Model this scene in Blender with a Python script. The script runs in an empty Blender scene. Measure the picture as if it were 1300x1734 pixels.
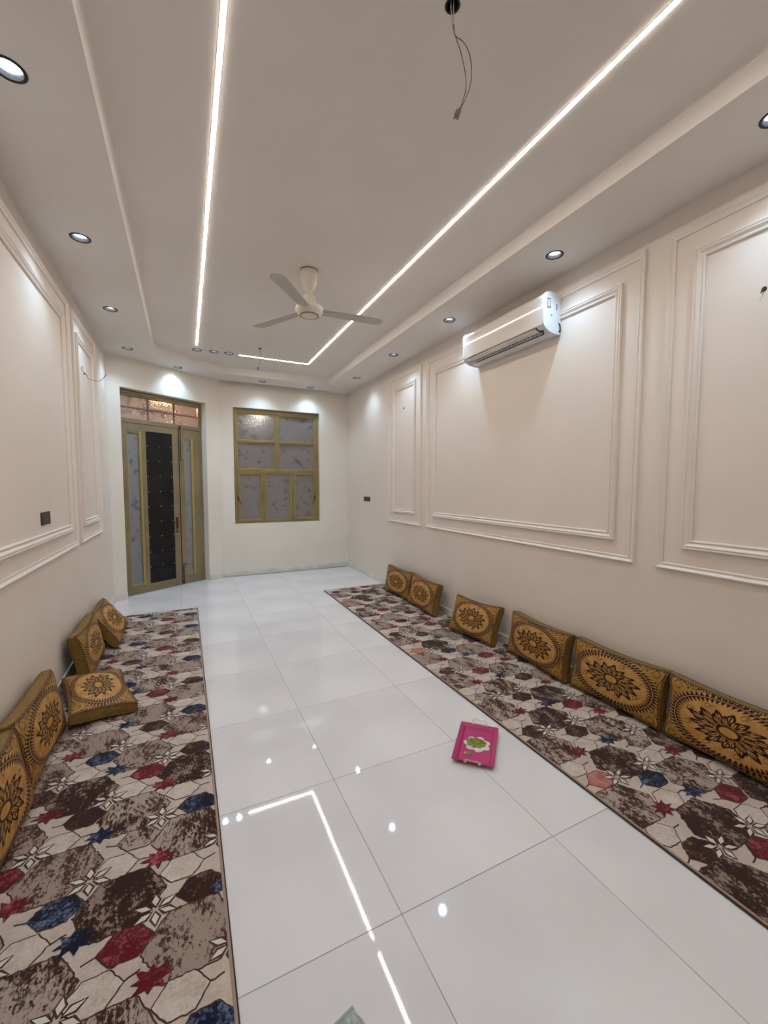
import bpy, bmesh, math, random
import numpy as np
from mathutils import Vector, Matrix
C = bpy.context.scene.collection
PI = math.pi
random.seed(7)

# ------------------------------------------------------------------ camera, world, exposure
H, HT = 3.426, 3.538            # soffit height, raised tray height
XL, XR, YF, YB = -0.928, 2.936, 7.717, -1.7
YD, TH = 6.712, 0.5843          # start of the diagonal door wall on the left wall, and its angle
def setup_camera():
    yaw, p, r = 0.4512, -0.0647, 0.0018
    F = Vector((math.sin(yaw)*math.cos(p), math.cos(yaw)*math.cos(p), math.sin(p)))
    R0 = Vector((math.cos(yaw), -math.sin(yaw), 0)); U0 = R0.cross(F)
    R = math.cos(r)*R0 + math.sin(r)*U0; U = -math.sin(r)*R0 + math.cos(r)*U0
    cd = bpy.data.cameras.new('camera'); co = bpy.data.objects.new('camera', cd); C.objects.link(co)
    M = Matrix((R, U, -F)).transposed().to_4x4(); M.translation = Vector((0, 0, 1.632)); co.matrix_world = M
    cd.sensor_fit = 'HORIZONTAL'; cd.sensor_width = 36; cd.lens = 36*693.05/1300; cd.clip_start = 0.02
    bpy.context.scene.camera = co
setup_camera()
sc = bpy.context.scene
sc.view_settings.view_transform = 'Standard'; sc.view_settings.look = 'None'
sc.view_settings.gamma = 1; sc.view_settings.use_curve_mapping = False
sc.view_settings.exposure = 2.23
STRIP_E, SPOT_W, LENS_E = 13.5, 5.8, 8.0
w = bpy.data.worlds.new('night'); sc.world = w; w.use_nodes = True
w.node_tree.nodes['Background'].inputs[0].default_value = (0.25, 0.3, 0.4, 1)
w.node_tree.nodes['Background'].inputs[1].default_value = 0.12

# ------------------------------------------------------------------ materials
def lin(c):
    return tuple(((x/255)/12.92 if x/255 <= .04045 else (((x/255)+.055)/1.055)**2.4) for x in c) + (1,)
def mat(name, col, rough=.5, metal=0, spec=.5, emit=0, ecol=None, srgb=True):
    m = bpy.data.materials.new(name); m.use_nodes = True
    b = m.node_tree.nodes['Principled BSDF']
    c = lin(col) if srgb else tuple(col)+(1,)
    b.inputs['Base Color'].default_value = c; b.inputs['Roughness'].default_value = rough
    b.inputs['Metallic'].default_value = metal; b.inputs['Specular IOR Level'].default_value = spec
    if emit:
        b.inputs['Emission Color'].default_value = ecol or c; b.inputs['Emission Strength'].default_value = emit
    m.diffuse_color = c
    return m
def nd(m, t, **k):
    n = m.node_tree.nodes.new(t)
    for a, v in k.items(): setattr(n, a, v)
    return n
def noisy(m, c1, c2, scale, lo=.35, hi=.65, detail=4, coord='Object', stretch=(1, 1, 1), bump=0, bscale=None, bdist=.002, rough_n=.5):
    nt = m.node_tree; b = nt.nodes['Principled BSDF']
    tc = nd(m, 'ShaderNodeTexCoord'); mp = nd(m, 'ShaderNodeMapping'); mp.inputs['Scale'].default_value = stretch
    nt.links.new(tc.outputs[coord], mp.inputs[0])
    n = nd(m, 'ShaderNodeTexNoise'); n.inputs['Scale'].default_value = scale; n.inputs['Detail'].default_value = detail
    n.inputs['Roughness'].default_value = rough_n
    nt.links.new(mp.outputs[0], n.inputs['Vector'])
    r = nd(m, 'ShaderNodeValToRGB'); r.color_ramp.elements[0].position = lo; r.color_ramp.elements[1].position = hi
    r.color_ramp.elements[0].color = lin(c1); r.color_ramp.elements[1].color = lin(c2)
    nt.links.new(n.outputs[0], r.inputs[0]); nt.links.new(r.outputs[0], b.inputs['Base Color'])
    if bump:
        n2 = nd(m, 'ShaderNodeTexNoise'); n2.inputs['Scale'].default_value = bscale or scale*8; n2.inputs['Detail'].default_value = 3
        nt.links.new(mp.outputs[0], n2.inputs['Vector'])
        bp = nd(m, 'ShaderNodeBump'); bp.inputs['Strength'].default_value = bump; bp.inputs['Distance'].default_value = bdist
        nt.links.new(n2.outputs[0], bp.inputs['Height']); nt.links.new(bp.outputs[0], b.inputs['Normal'])
    return m
M = {}
M['wall'] = noisy(mat('wall_paint', (226, 215, 204), .55), (224, 213, 202), (229, 218, 207), 1.2, bump=.08, bscale=60)
M['wall_far'] = noisy(mat('far_wall_paint', (228, 222, 210), .55), (227, 220, 208), (231, 225, 213), 1.2, bump=.08, bscale=60)
M['trim'] = mat('moulding_paint', (232, 222, 212), .4)
M['ceil'] = noisy(mat('ceiling_paint', (226, 218, 210), .7), (230, 223, 216), (235, 228, 221), 1.0, bump=.05, bscale=50)
M['tile'] = noisy(mat('polished_tile', (228, 226, 224), .035), (210, 207, 206), (221, 218, 217), 1.3, detail=6, coord='Object', bump=.012, bscale=3.5, bdist=.004)
M['grout'] = mat('grout', (150, 146, 142), .8)
M['skirt'] = noisy(mat('marble_skirting', (214, 210, 198), .15), (208, 206, 198), (228, 225, 216), 5, detail=8, coord='Object')
M['gold'] = noisy(mat('ochre_metal_paint', (140, 126, 84), .35, .15), (134, 116, 76), (150, 131, 88), 3, bump=.05, bscale=40)
M['goldbead'] = mat('ochre_bead_paint', (172, 152, 84), .3, .2)
M['dframe'] = noisy(mat('door_paint', (134, 119, 90), .35, .15), (126, 111, 84), (141, 125, 96), 3, bump=.05, bscale=40)
M['black'] = mat('black_plastic', (24, 22, 22), .4)
M['blackpanel'] = noisy(mat('black_door_panel', (26, 23, 22), .45, spec=.25), (22, 19, 18), (33, 29, 28), 6)
M['bronze'] = mat('bronze_metal', (96, 58, 38), .3, .8)
M['steel'] = mat('steel', (205, 205, 200), .25, .9)
M['stud'] = mat('stud_metal', (230, 228, 220), .2, .6)
M['switch'] = mat('dark_switch_plastic', (62, 52, 40), .35)
M['ringblk'] = mat('downlight_rim', (44, 40, 40), .35, .4)
M['reflector'] = mat('downlight_reflector', (120, 122, 128), .2, .85)
M['lens'] = mat('downlight_lens', (255, 255, 255), .4, emit=LENS_E, ecol=(.80, .90, 1.0, 1))
M['led'] = mat('led_diffuser', (255, 250, 238), .5, emit=STRIP_E, ecol=(1.0, .90, .79, 1))
M['alu'] = mat('led_channel', (215, 212, 208), .4, .3)
M['acwhite'] = mat('ac_gloss_plastic', (228, 220, 210), .05)
M['acside'] = mat('ac_plastic', (228, 230, 232), .35)
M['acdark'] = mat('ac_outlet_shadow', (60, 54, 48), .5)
M['fan'] = mat('fan_enamel', (226, 219, 205), .3)
M['fanblade'] = mat('fan_blade_enamel', (196, 188, 174), .4)
M['fanring'] = mat('fan_gold_ring', (150, 132, 78), .25, .8)
M['wire'] = mat('wire_sheath', (88, 78, 74), .5)
M['wirewhite'] = mat('white_wire', (205, 200, 195), .5)
M['conn'] = mat('connector_plastic', (120, 108, 100), .4)
M['pink'] = mat('pink_melamine', (178, 50, 106), .16)
M['traygold'] = mat('handle_metal', (225, 200, 170), .18, .95)
M['petalwhite'] = noisy(mat('flower_white', (210, 205, 198), .4), (190, 186, 180), (222, 218, 210), 30)
M['green'] = noisy(mat('flower_green', (110, 115, 20), .45), (84, 92, 12), (140, 140, 40), 60)
M['piping'] = mat('cushion_piping', (104, 76, 36), .6)
M['gusset'] = noisy(mat('cushion_side_fabric', (126, 94, 40), .55), (116, 86, 34), (140, 106, 48), 25, stretch=(1, 1, 4), bump=.3, bscale=90)
M['concrete'] = noisy(mat('outside_render', (150, 130, 105), .8), (140, 120, 98), (160, 140, 112), 6)
M['lampwarm'] = mat('porch_lamp_glass', (255, 200, 140), .5, emit=60, ecol=(1, .62, .32, 1))
M['lampwhite'] = mat('yard_lamp_glass', (255, 240, 220), .5, emit=160, ecol=(1, .9, .75, 1))

def glass_mat(name, film, filmfac, bscale, bstr, rough=.12, tint=(.9, .9, .9)):
    m = bpy.data.materials.new(name); m.use_nodes = True; nt = m.node_tree
    b = nt.nodes['Principled BSDF']; b.inputs['Transmission Weight'].default_value = 1
    b.inputs['Base Color'].default_value = tint+(1,); b.inputs['Roughness'].default_value = rough; b.inputs['IOR'].default_value = 1.45
    d = nd(m, 'ShaderNodeBsdfPrincipled'); d.inputs['Roughness'].default_value = .35
    tc = nd(m, 'ShaderNodeTexCoord')
    n = nd(m, 'ShaderNodeTexNoise'); n.inputs['Scale'].default_value = 9; n.inputs['Detail'].default_value = 5
    nt.links.new(tc.outputs['Object'], n.inputs['Vector'])
    r = nd(m, 'ShaderNodeValToRGB'); r.color_ramp.elements[0].position = .30; r.color_ramp.elements[1].position = .44
    r.color_ramp.elements[0].color = lin(tuple(int(x*.74) for x in film)); r.color_ramp.elements[1].color = lin(film)
    nt.links.new(n.outputs[0], r.inputs[0]); nt.links.new(r.outputs[0], d.inputs['Base Color'])
    v = nd(m, 'ShaderNodeTexVoronoi'); v.inputs['Scale'].default_value = bscale
    nt.links.new(tc.outputs['Object'], v.inputs['Vector'])
    bp = nd(m, 'ShaderNodeBump'); bp.inputs['Strength'].default_value = bstr; bp.inputs['Distance'].default_value = .017
    nt.links.new(v.outputs['Distance'], bp.inputs['Height']); nt.links.new(bp.outputs[0], b.inputs['Normal'])
    mx = nd(m, 'ShaderNodeMixShader'); mx.inputs[0].default_value = filmfac
    nt.links.new(b.outputs[0], mx.inputs[1]); nt.links.new(d.outputs[0], mx.inputs[2])
    nt.links.new(mx.outputs[0], nt.nodes['Material Output'].inputs['Surface'])
    return m
M['pane'] = glass_mat('frosted_pattern_glass', (146, 138, 134), .74, 75, 1.0, rough=.03)
M['doorpane'] = glass_mat('frosted_door_glass', (138, 138, 140), .85, 40, .4)
M['transompane'] = glass_mat('hammered_transom_glass', (214, 188, 172), .66, 42, 1.0, rough=.05, tint=(1, .86, .76))
M['clear'] = mat('clear_plastic', (225, 232, 230), .08); M['clear'].node_tree.nodes['Principled BSDF'].inputs['Transmission Weight'].default_value = .85

def pile(name, c1, c2, lo, hi, scale=11, detail=10, stretch=(1, 1, 1), rn=.8, grain=.55):
    m = mat(name, c1, .95, spec=.1)
    noisy(m, c1, c2, scale, lo, hi, detail, stretch=stretch, bump=.5, bscale=350, bdist=.004, rough_n=rn)
    nt = m.node_tree; nt.nodes['Principled BSDF'].inputs['Sheen Weight'].default_value = .15
    rp_ = [n for n in nt.nodes if n.type == 'VALTORGB'][0]; low = rp_.inputs[0].links[0].from_socket
    mp = [n for n in nt.nodes if n.type == 'MAPPING'][0]
    hn = nd(m, 'ShaderNodeTexNoise'); hn.inputs['Scale'].default_value = 75; hn.inputs['Detail'].default_value = 4; hn.inputs['Roughness'].default_value = .7
    nt.links.new(mp.outputs[0], hn.inputs['Vector'])
    ad = nd(m, 'ShaderNodeMath', operation='MULTIPLY_ADD'); ad.inputs[1].default_value = grain; ad.inputs[2].default_value = 0
    sb = nd(m, 'ShaderNodeMath', operation='SUBTRACT'); sb.inputs[1].default_value = .5
    nt.links.new(hn.outputs[0], sb.inputs[0]); nt.links.new(sb.outputs[0], ad.inputs[0]); nt.links.new(low, ad.inputs[2]); nt.links.new(ad.outputs[0], rp_.inputs[0])
    return m
DK, BG, CR = (58, 31, 22), (164, 145, 131), (198, 181, 168)
M['r_base'] = pile('pile_pale_ground', (176, 160, 146), (198, 182, 168), .35, .65)
M['r_line'] = pile('pile_dark_outline', (58, 36, 28), (84, 58, 46), .4, .6)
M['r_cream'] = pile('pile_cream', (172, 156, 142), (204, 190, 176), .35, .6, 8)
M['r_mot1'] = pile('pile_mottled_brown', DK, BG, .47, .53, 9, stretch=(1, .55, 1))
M['r_mot2'] = pile('pile_mottled_taupe', (74, 44, 33), (152, 133, 120), .445, .50, 9, stretch=(1, .6, 1))
M['r_mot3'] = pile('pile_mottled_dark', (50, 26, 20), (140, 120, 106), .52, .58, 9, stretch=(1, .6, 1))
M['r_dk'] = pile('pile_dark_brown', (52, 27, 20), (128, 100, 84), .52, .64)
M['r_navy'] = pile('pile_navy', (16, 19, 42), (100, 114, 138), .50, .64, 14)
M['r_red'] = pile('pile_red', (92, 15, 24), (164, 84, 86), .50, .66, 14)
M['r_pink'] = pile('pile_pink', (160, 90, 80), (186, 130, 118), .4, .65, 14)
M['r_white'] = pile('pile_white', (196, 186, 174), (214, 204, 192), .35, .65)
M['bind'] = mat('rug_binding', (152, 130, 114), .85); M['bind_dk'] = mat('rug_binding_dark', (66, 46, 38), .85)

def cushion_mat():
    m = mat('cushion_print', (176, 130, 62), .5); nt = m.node_tree; b = nt.nodes['Principled BSDF']
    a = nd(m, 'ShaderNodeAttribute'); a.attribute_name = 'print'
    g = nd(m, 'ShaderNodeTexNoise'); g.inputs['Scale'].default_value = 18
    tc = nd(m, 'ShaderNodeTexCoord'); nt.links.new(tc.outputs['Object'], g.inputs['Vector'])
    r = nd(m, 'ShaderNodeValToRGB'); r.color_ramp.elements[0].position = .35; r.color_ramp.elements[1].position = .65
    r.color_ramp.elements[0].color = lin((178, 130, 66)); r.color_ramp.elements[1].color = lin((196, 150, 88))
    nt.links.new(g.outputs[0], r.inputs[0])
    sx = nd(m, 'ShaderNodeSeparateColor'); nt.links.new(a.outputs['Color'], sx.inputs[0])
    m1 = nd(m, 'ShaderNodeMix', data_type='RGBA'); m1.inputs[7].default_value = lin((40, 11, 12))
    nt.links.new(sx.outputs[0], m1.inputs[0]); nt.links.new(r.outputs[0], m1.inputs[6])
    m2 = nd(m, 'ShaderNodeMix', data_type='RGBA'); m2.inputs[7].default_value = lin((196, 150, 118))
    nt.links.new(sx.outputs[1], m2.inputs[0]); nt.links.new(m1.outputs[2], m2.inputs[6])
    m3 = nd(m, 'ShaderNodeMix', data_type='RGBA'); m3.inputs[7].default_value = lin((138, 104, 40))
    nt.links.new(sx.outputs[2], m3.inputs[0]); nt.links.new(m2.outputs[2], m3.inputs[6])
    nt.links.new(m3.outputs[2], b.inputs['Base Color'])
    wv = nd(m, 'ShaderNodeTexWave'); wv.inputs['Scale'].default_value = 60; wv.inputs['Distortion'].default_value = 6
    nt.links.new(tc.outputs['Object'], wv.inputs['Vector'])
    bp = nd(m, 'ShaderNodeBump'); bp.inputs['Strength'].default_value = .25; bp.inputs['Distance'].default_value = .002
    nt.links.new(wv.outputs[0], bp.inputs['Height']); nt.links.new(bp.outputs[0], b.inputs['Normal'])
    b.inputs['Specular IOR Level'].default_value = .2
    return m
M['cushion'] = cushion_mat()

# ------------------------------------------------------------------ helpers
def mesh_obj(name, verts, faces, m, parent=None, smooth=False, mats=None, idx=None):
    me = bpy.data.meshes.new(name); me.from_pydata([tuple(v) for v in verts], [], [tuple(f) for f in faces]); me.update()
    for mm in (mats or [m]): me.materials.append(mm)
    if idx is not None: me.polygons.foreach_set('material_index', idx)
    if smooth: me.polygons.foreach_set('use_smooth', [True]*len(me.polygons))
    o = bpy.data.objects.new(name, me); C.objects.link(o)
    if parent: o.parent = parent
    return o
def bm_obj(name, bm, m, parent=None, smooth=False, auto=None):
    bmesh.ops.recalc_face_normals(bm, faces=bm.faces[:])
    me = bpy.data.meshes.new(name); bm.to_mesh(me); bm.free(); me.materials.append(m)
    if smooth:
        me.polygons.foreach_set('use_smooth', [True]*len(me.polygons))
        if auto is not None: me.set_sharp_from_angle(angle=auto)
    o = bpy.data.objects.new(name, me); C.objects.link(o)
    if parent: o.parent = parent
    return o
def add_box(bm, x0, x1, y0, y1, z0, z1, bev=0):
    r = bmesh.ops.create_cube(bm, size=1)
    for v in r['verts']:
        v.co = Vector((x0+(v.co.x+.5)*(x1-x0), y0+(v.co.y+.5)*(y1-y0), z0+(v.co.z+.5)*(z1-z0)))
    if bev:
        es = list({e for v in r['verts'] for e in v.link_edges})
        bmesh.ops.bevel(bm, geom=es, offset=bev, segments=2, affect='EDGES', profile=.6)
def boxes(name, bl, m, parent=None, bev=0):
    bm = bmesh.new()
    for b in bl: add_box(bm, *b, bev=bev)
    return bm_obj(name, bm, m, parent)
def empty(name, loc=(0, 0, 0), rz=0, parent=None):
    o = bpy.data.objects.new(name, None); C.objects.link(o); o.location = loc; o.rotation_euler = (0, 0, rz)
    o.empty_display_size = .1
    if parent: o.parent = parent
    return o
def tag(o, label, cat=None, group=None, kind=None):
    o['label'] = label
    if cat: o['category'] = cat
    if group: o['group'] = group
    if kind: o['kind'] = kind
    return o
def lathe(bm, prof, n=32, cx=0, cy=0, cap0=False, cap1=False):
    rings = []
    for r, z in prof:
        rings.append([bm.verts.new((cx+r*math.cos(2*PI*k/n), cy+r*math.sin(2*PI*k/n), z)) for k in range(n)])
    for a, b in zip(rings, rings[1:]):
        for k in range(n): bm.faces.new((a[k], a[(k+1) % n], b[(k+1) % n], b[k]))
    if cap0: bm.faces.new(rings[0])
    if cap1: bm.faces.new(rings[-1])
def tube(bm, pts, r, n=8, closed=False, cap=True):
    pts = [Vector(p) for p in pts]; N = len(pts); rings = []; up = Vector((0, 0, 1)); prev = None
    rr = r if isinstance(r, (list, tuple)) else [r]*N
    for i, p in enumerate(pts):
        a = pts[(i-1) % N] if (closed or i > 0) else p; b = pts[(i+1) % N] if (closed or i < N-1) else p
        t = (b-a).normalized()
        if prev is None:
            s = t.cross(up) if abs(t.dot(up)) < .95 else t.cross(Vector((1, 0, 0)))
        else: s = prev - t*prev.dot(t)
        s.normalize(); q = t.cross(s); prev = s
        rings.append([bm.verts.new(p+(s*math.cos(2*PI*k/n)+q*math.sin(2*PI*k/n))*rr[i]) for k in range(n)])
    for i in range(N if closed else N-1):
        a, b = rings[i], rings[(i+1) % N]
        for k in range(n): bm.faces.new((a[k], a[(k+1) % n], b[(k+1) % n], b[k]))
    if not closed and cap: bm.faces.new(rings[0]); bm.faces.new(rings[-1])
def smooth_pts(pts, n=6):
    P = [Vector(p) for p in pts]; out = []
    for i in range(len(P)-1):
        p0 = P[max(i-1, 0)]; p1 = P[i]; p2 = P[i+1]; p3 = P[min(i+2, len(P)-1)]
        for k in range(n):
            t = k/n
            out.append(.5*((2*p1)+(-p0+p2)*t+(2*p0-5*p1+4*p2-p3)*t*t+(-p0+3*p1-3*p2+p3)*t**3))
    out.append(P[-1]); return out

# ------------------------------------------------------------------ positions of ceiling fittings
SOFFIT_LIGHTS = [  # x, y, label
    (-.64, 2.41, 'round recessed downlight above left wall, nearest the camera, cut by the frame'),
    (-.64, 3.757, 'bright recessed downlight above the large left wall panel'),
    (-.64, 5.10, 'recessed downlight above the narrow left wall panel'),
    (-.635, 6.436, 'recessed downlight above the left wall corner beside the door'),
    (-.054, 7.113, 'recessed downlight in the soffit above the double door'),
    (1.249, 7.421, 'recessed downlight above the left half of the window'),
    (2.121, 7.468, 'recessed downlight above the right half of the window'),
    (2.63, 6.479, 'small recessed downlight above right wall near the far corner'),
    (2.63, 5.13, 'recessed downlight above the narrow right wall panel'),
    (2.63, 3.807, 'recessed downlight just past the far end of the air conditioner'),
    (2.637, 2.403, 'bright recessed downlight beside the near end of the air conditioner'),
    (2.637, 1.07, 'recessed downlight above the nearest right wall panel'),
    (-.64, 1.07, 'recessed downlight above left wall beside the camera'),
    (2.637, -.27, 'recessed downlight above right wall behind the camera'),
    (-.64, -.27, 'recessed downlight above left wall behind the camera')]
TRAY_LIGHTS = [
    (.197, 6.479, 'recessed downlight in the raised ceiling at the end of the left light strip'),
    (.418, 6.45, 'middle one of three downlights between the two light strips'),
    (.618, 6.44, 'recessed downlight next to the free end of the cornered light strip')]
RH = .052
HOLE = (1.008, 1.463, .024)

# ------------------------------------------------------------------ ceiling
def fill_loops(bm, loops, z):
    edges = []
    for L in loops:
        vs = [bm.verts.new((x, y, z)) for x, y in L]
        for i in range(len(vs)): edges.append(bm.edges.new((vs[i], vs[(i+1) % len(vs)])))
    bmesh.ops.triangle_fill(bm, edges=edges, use_beauty=True, use_dissolve=False, normal=(0, 0, -1))
def circ(x, y, r, n=28): return [(x+r*math.cos(2*PI*k/n), y+r*math.sin(2*PI*k/n)) for k in range(n)]
JX, JY = XL+1.8013*math.cos(TH), YD+1.8013*math.sin(TH)     # door wall meets window wall
PK0, PK1, PKY = JX+.005, 2.544, YF-.095
outer = [(XL, YB), (XR, YB), (XR, YF), (PK1, YF), (PK1, PKY), (PK0, PKY), (PK0, YF-.01), (JX, JY), (XL, YD)]
tray = [(-.33, -1.0), (2.34, -1.0), (2.34, 7.10), (2.30, 7.17), (.62, 7.17), (.52, 7.13), (-.20, 6.63), (-.315, 6.53), (-.33, 6.40)]
bm = bmesh.new()
fill_loops(bm, [outer, tray]+[circ(x, y, RH) for x, y, _ in SOFFIT_LIGHTS], H)
def wall_strip(bm, L, z0, z1, closed=True):
    n = len(L)
    for i in range(n if closed else n-1):
        a, b = L[i], L[(i+1) % n]
        bm.faces.new([bm.verts.new((a[0], a[1], z0)), bm.verts.new((b[0], b[1], z0)), bm.verts.new((b[0], b[1], z1)), bm.verts.new((a[0], a[1], z1))])
wall_strip(bm, [(PK1, YF), (PK1, PKY), (PK0, PKY), (PK0, YF)], H, HT+.09, False)
ceil = bm_obj('ceiling', bm, M['ceil'])
tag(ceil, 'white painted soffit border with recessed downlights around the raised middle', kind='structure')
bm = bmesh.new()
n = len(tray); cx, cy = 1.0, 3.0
def inset(p, d):
    v = Vector((cx-p[0], 0 if -0.9 < p[1] < 6.3 else cy-p[1])); return (p[0]+(d if p[0] < cx else -d), p[1]+(d if p[1] < 0 else (-d if p[1] > 6.3 else 0)))
ra = [bm.verts.new((p[0], p[1], H)) for p in tray]; rb = [bm.verts.new((p[0], p[1], HT-.012)) for p in tray]
rc = [bm.verts.new((*inset(p, .004), HT-.003)) for p in tray]; rd = [bm.verts.new((*inset(p, .014), HT)) for p in tray]
for A, B in ((ra, rb), (rb, rc), (rc, rd)):
    for k in range(n): bm.faces.new((A[k], A[(k+1) % n], B[(k+1) % n], B[k]))
bm_obj('tray_side', bm, M['ceil'], ceil)
bm = bmesh.new()
fill_loops(bm, [[inset(p, .014) for p in tray]]+[circ(x, y, RH) for x, y, _ in TRAY_LIGHTS]+[circ(*HOLE)], HT)
bm_obj('tray_panel', bm, M['ceil'], ceil)
boxes('roof_slab', [(XL-.3, XR+.3, YB-.3, 9.7, HT+.09, HT+.2)], M['ceil'], ceil)

# ------------------------------------------------------------------ walls
T = .22
tag(boxes('wall_left', [(XL-T, XL, YB, YD, 0, HT+.09)], M['wall']), 'plain left wall carrying white rectangular mouldings', kind='structure')
tag(boxes('wall_right', [(XR, XR+T, YB, YF+T, 0, HT+.09)], M['wall']), 'long beige right wall carrying white rectangular mouldings', kind='structure')
tag(boxes('wall_back', [(XL, XR, YB-T, YB, 0, HT+.09)], M['wall']), 'plain wall behind the camera', kind='structure')
WX0, WX1, WZ0, WZ1 = .786, 2.352, .936, 3.007
tag(boxes('wall_far', [(JX, WX0, YF, YF+T, 0, HT+.09), (WX1, XR, YF, YF+T, 0, HT+.09), (WX0, WX1, YF, YF+T, 0, WZ0), (WX0, WX1, YF, YF+T, WZ1, HT+.09)], M['wall_far']),
    'white end wall with the window opening', kind='structure')
D0, D1, DZ = .172, 1.52, 3.0
wd = boxes('wall_diagonal', [(-.02, D0, 0, T, 0, HT+.09), (D1, 1.8013, 0, T, 0, HT+.09), (D0, D1, 0, T, DZ, HT+.09)], M['wall_far'])
wd.location = (XL, YD, 0); wd.rotation_euler = (0, 0, TH)
tag(wd, 'short angled wall holding the double door', kind='structure')

# ------------------------------------------------------------------ floor, single tiles
fl = boxes('floor', [(XL-.1, XR+.1, YB-.1, 9.0, -.06, -.0015)], M['grout'])
tag(fl, 'glossy white square floor tiles with thin grey joints', kind='structure')
def tile_mesh(w, d):
    bm = bmesh.new(); add_box(bm, -w/2, w/2, -d/2, d/2, -.008, 0)
    es = [e for e in bm.edges if all(abs(v.co.z) < 1e-6 for v in e.verts)]
    bmesh.ops.bevel(bm, geom=es, offset=.0009, segments=1, affect='EDGES')
    bmesh.ops.recalc_face_normals(bm, faces=bm.faces[:])
    me = bpy.data.meshes.new('tile'); bm.to_mesh(me); bm.free(); me.materials.append(M['tile']); return me
cache = {}
xs = [XL]+[-.10+.8*i for i in range(0, 4)]+[XR]
ys = [YB]+[1.282-3*.797+.797*i-.0 for i in range(0, 12)]
ys = [y for y in ys if y <= 8.7]
for i in range(len(xs)-1):
    for j in range(len(ys)-1):
        x0, x1, y0, y1 = xs[i], xs[i+1], ys[j], ys[j+1]
        wd_, dp_ = x1-x0-.0028, y1-y0-.0028
        k = (round(wd_, 3), round(dp_, 3))
        if k not in cache: cache[k] = tile_mesh(wd_, dp_)
        t = bpy.data.objects.new('tile', cache[k]); C.objects.link(t); t.parent = fl
        t.location = ((x0+x1)/2, (y0+y1)/2, 0); t.rotation_euler = (random.uniform(-1, 1)*.0004, random.uniform(-1, 1)*.0004, 0)

# skirting
def skirt(name, x0, x1, y0, y1, label, loc=None, rz=0):
    o = boxes(name, [(x0, x1, y0, y1, .0006, .09)], M['skirt'], bev=.003)
    if loc: o.location = loc; o.rotation_euler = (0, 0, rz)
    tag(o, label, kind='structure'); return o
skirt('baseboard_left', XL, XL+.013, YB, YD-.004, 'low marble skirting along the left wall')
skirt('baseboard_right', XR-.013, XR, YB, YF, 'low marble skirting along the right wall')
skirt('baseboard_far', JX+.01, XR-.013, YF-.013, YF, 'grey veined marble skirting under the window')
skirt('baseboard_diagonal', .008, D0, -.013, 0, 'short skirting piece left of the door', (XL, YD, 0), TH)
skirt('baseboard_corner', D1, 1.79, -.013, 0, 'short skirting piece between door and window wall', (XL, YD, 0), TH)

# ------------------------------------------------------------------ wall mouldings
OUTER = [(0, 0), (0, .010), (.006, .013), (.010, .013), (.013, .008), (.020, .010), (.030, .020), (.036, .024), (.042, .022), (.045, .014), (.045, 0)]
INNER = [(0, 0), (0, .012), (.008, .016), (.013, .014), (.016, .008), (.024, .012), (.034, .022), (.040, .024), (.044, .018), (.048, .018), (.052, .024), (.058, .024), (.060, .016), (.060, 0)]
trim_n = [0]
def moulding(side, y0, y1, z0, z1, prof, label):
    # the rectangle given is the outer edge; the profile runs inward
    x = XR if side > 0 else XL; W = prof[-1][0]; vs, fs = [], []
    for o, d in prof:
        q = W-o  # distance inward
        for yy, zz in ((y0+q, z0+q), (y1-q, z0+q), (y1-q, z1-q), (y0+q, z1-q)):
            vs.append((x-side*d, yy, zz))
    n = len(prof)
    for i in range(n-1):
        for k in range(4): fs.append((i*4+k, i*4+(k+1) % 4, (i+1)*4+(k+1) % 4, (i+1)*4+k))
    trim_n[0] += 1
    o = mesh_obj('trim_%d' % trim_n[0], vs, fs, M['trim'])
    tag(o, label, kind='structure')
ZB, ZT, ZBI, ZTI = 1.069, 3.2735, 1.2229, 3.1134
R_P = [(-1.16, 1.7137, 'nearest large'), (1.864, 4.738, 'large middle'), (4.8754, 5.865, 'narrow far')]
for a, b, s in R_P:
    moulding(1, a, b, ZB, ZT, OUTER, 'outer moulding of the %s panel on the right wall' % s)
    moulding(1, a+.163, b-.160, ZBI, ZTI, INNER, 'inner double moulding of the %s panel on the right wall' % s)
L_P = [(-1.2, 1.64, 'near large'), (1.79, 4.665, 'large'), (4.818, 5.896, 'narrow far')]
for a, b, s in L_P:
    moulding(-1, a, b, ZB, ZT, OUTER, 'outer moulding of the %s panel on the left wall' % s)
    moulding(-1, a+.155, b-.16, ZBI, ZTI, INNER, 'inner double moulding of the %s panel on the left wall' % s)

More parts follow.
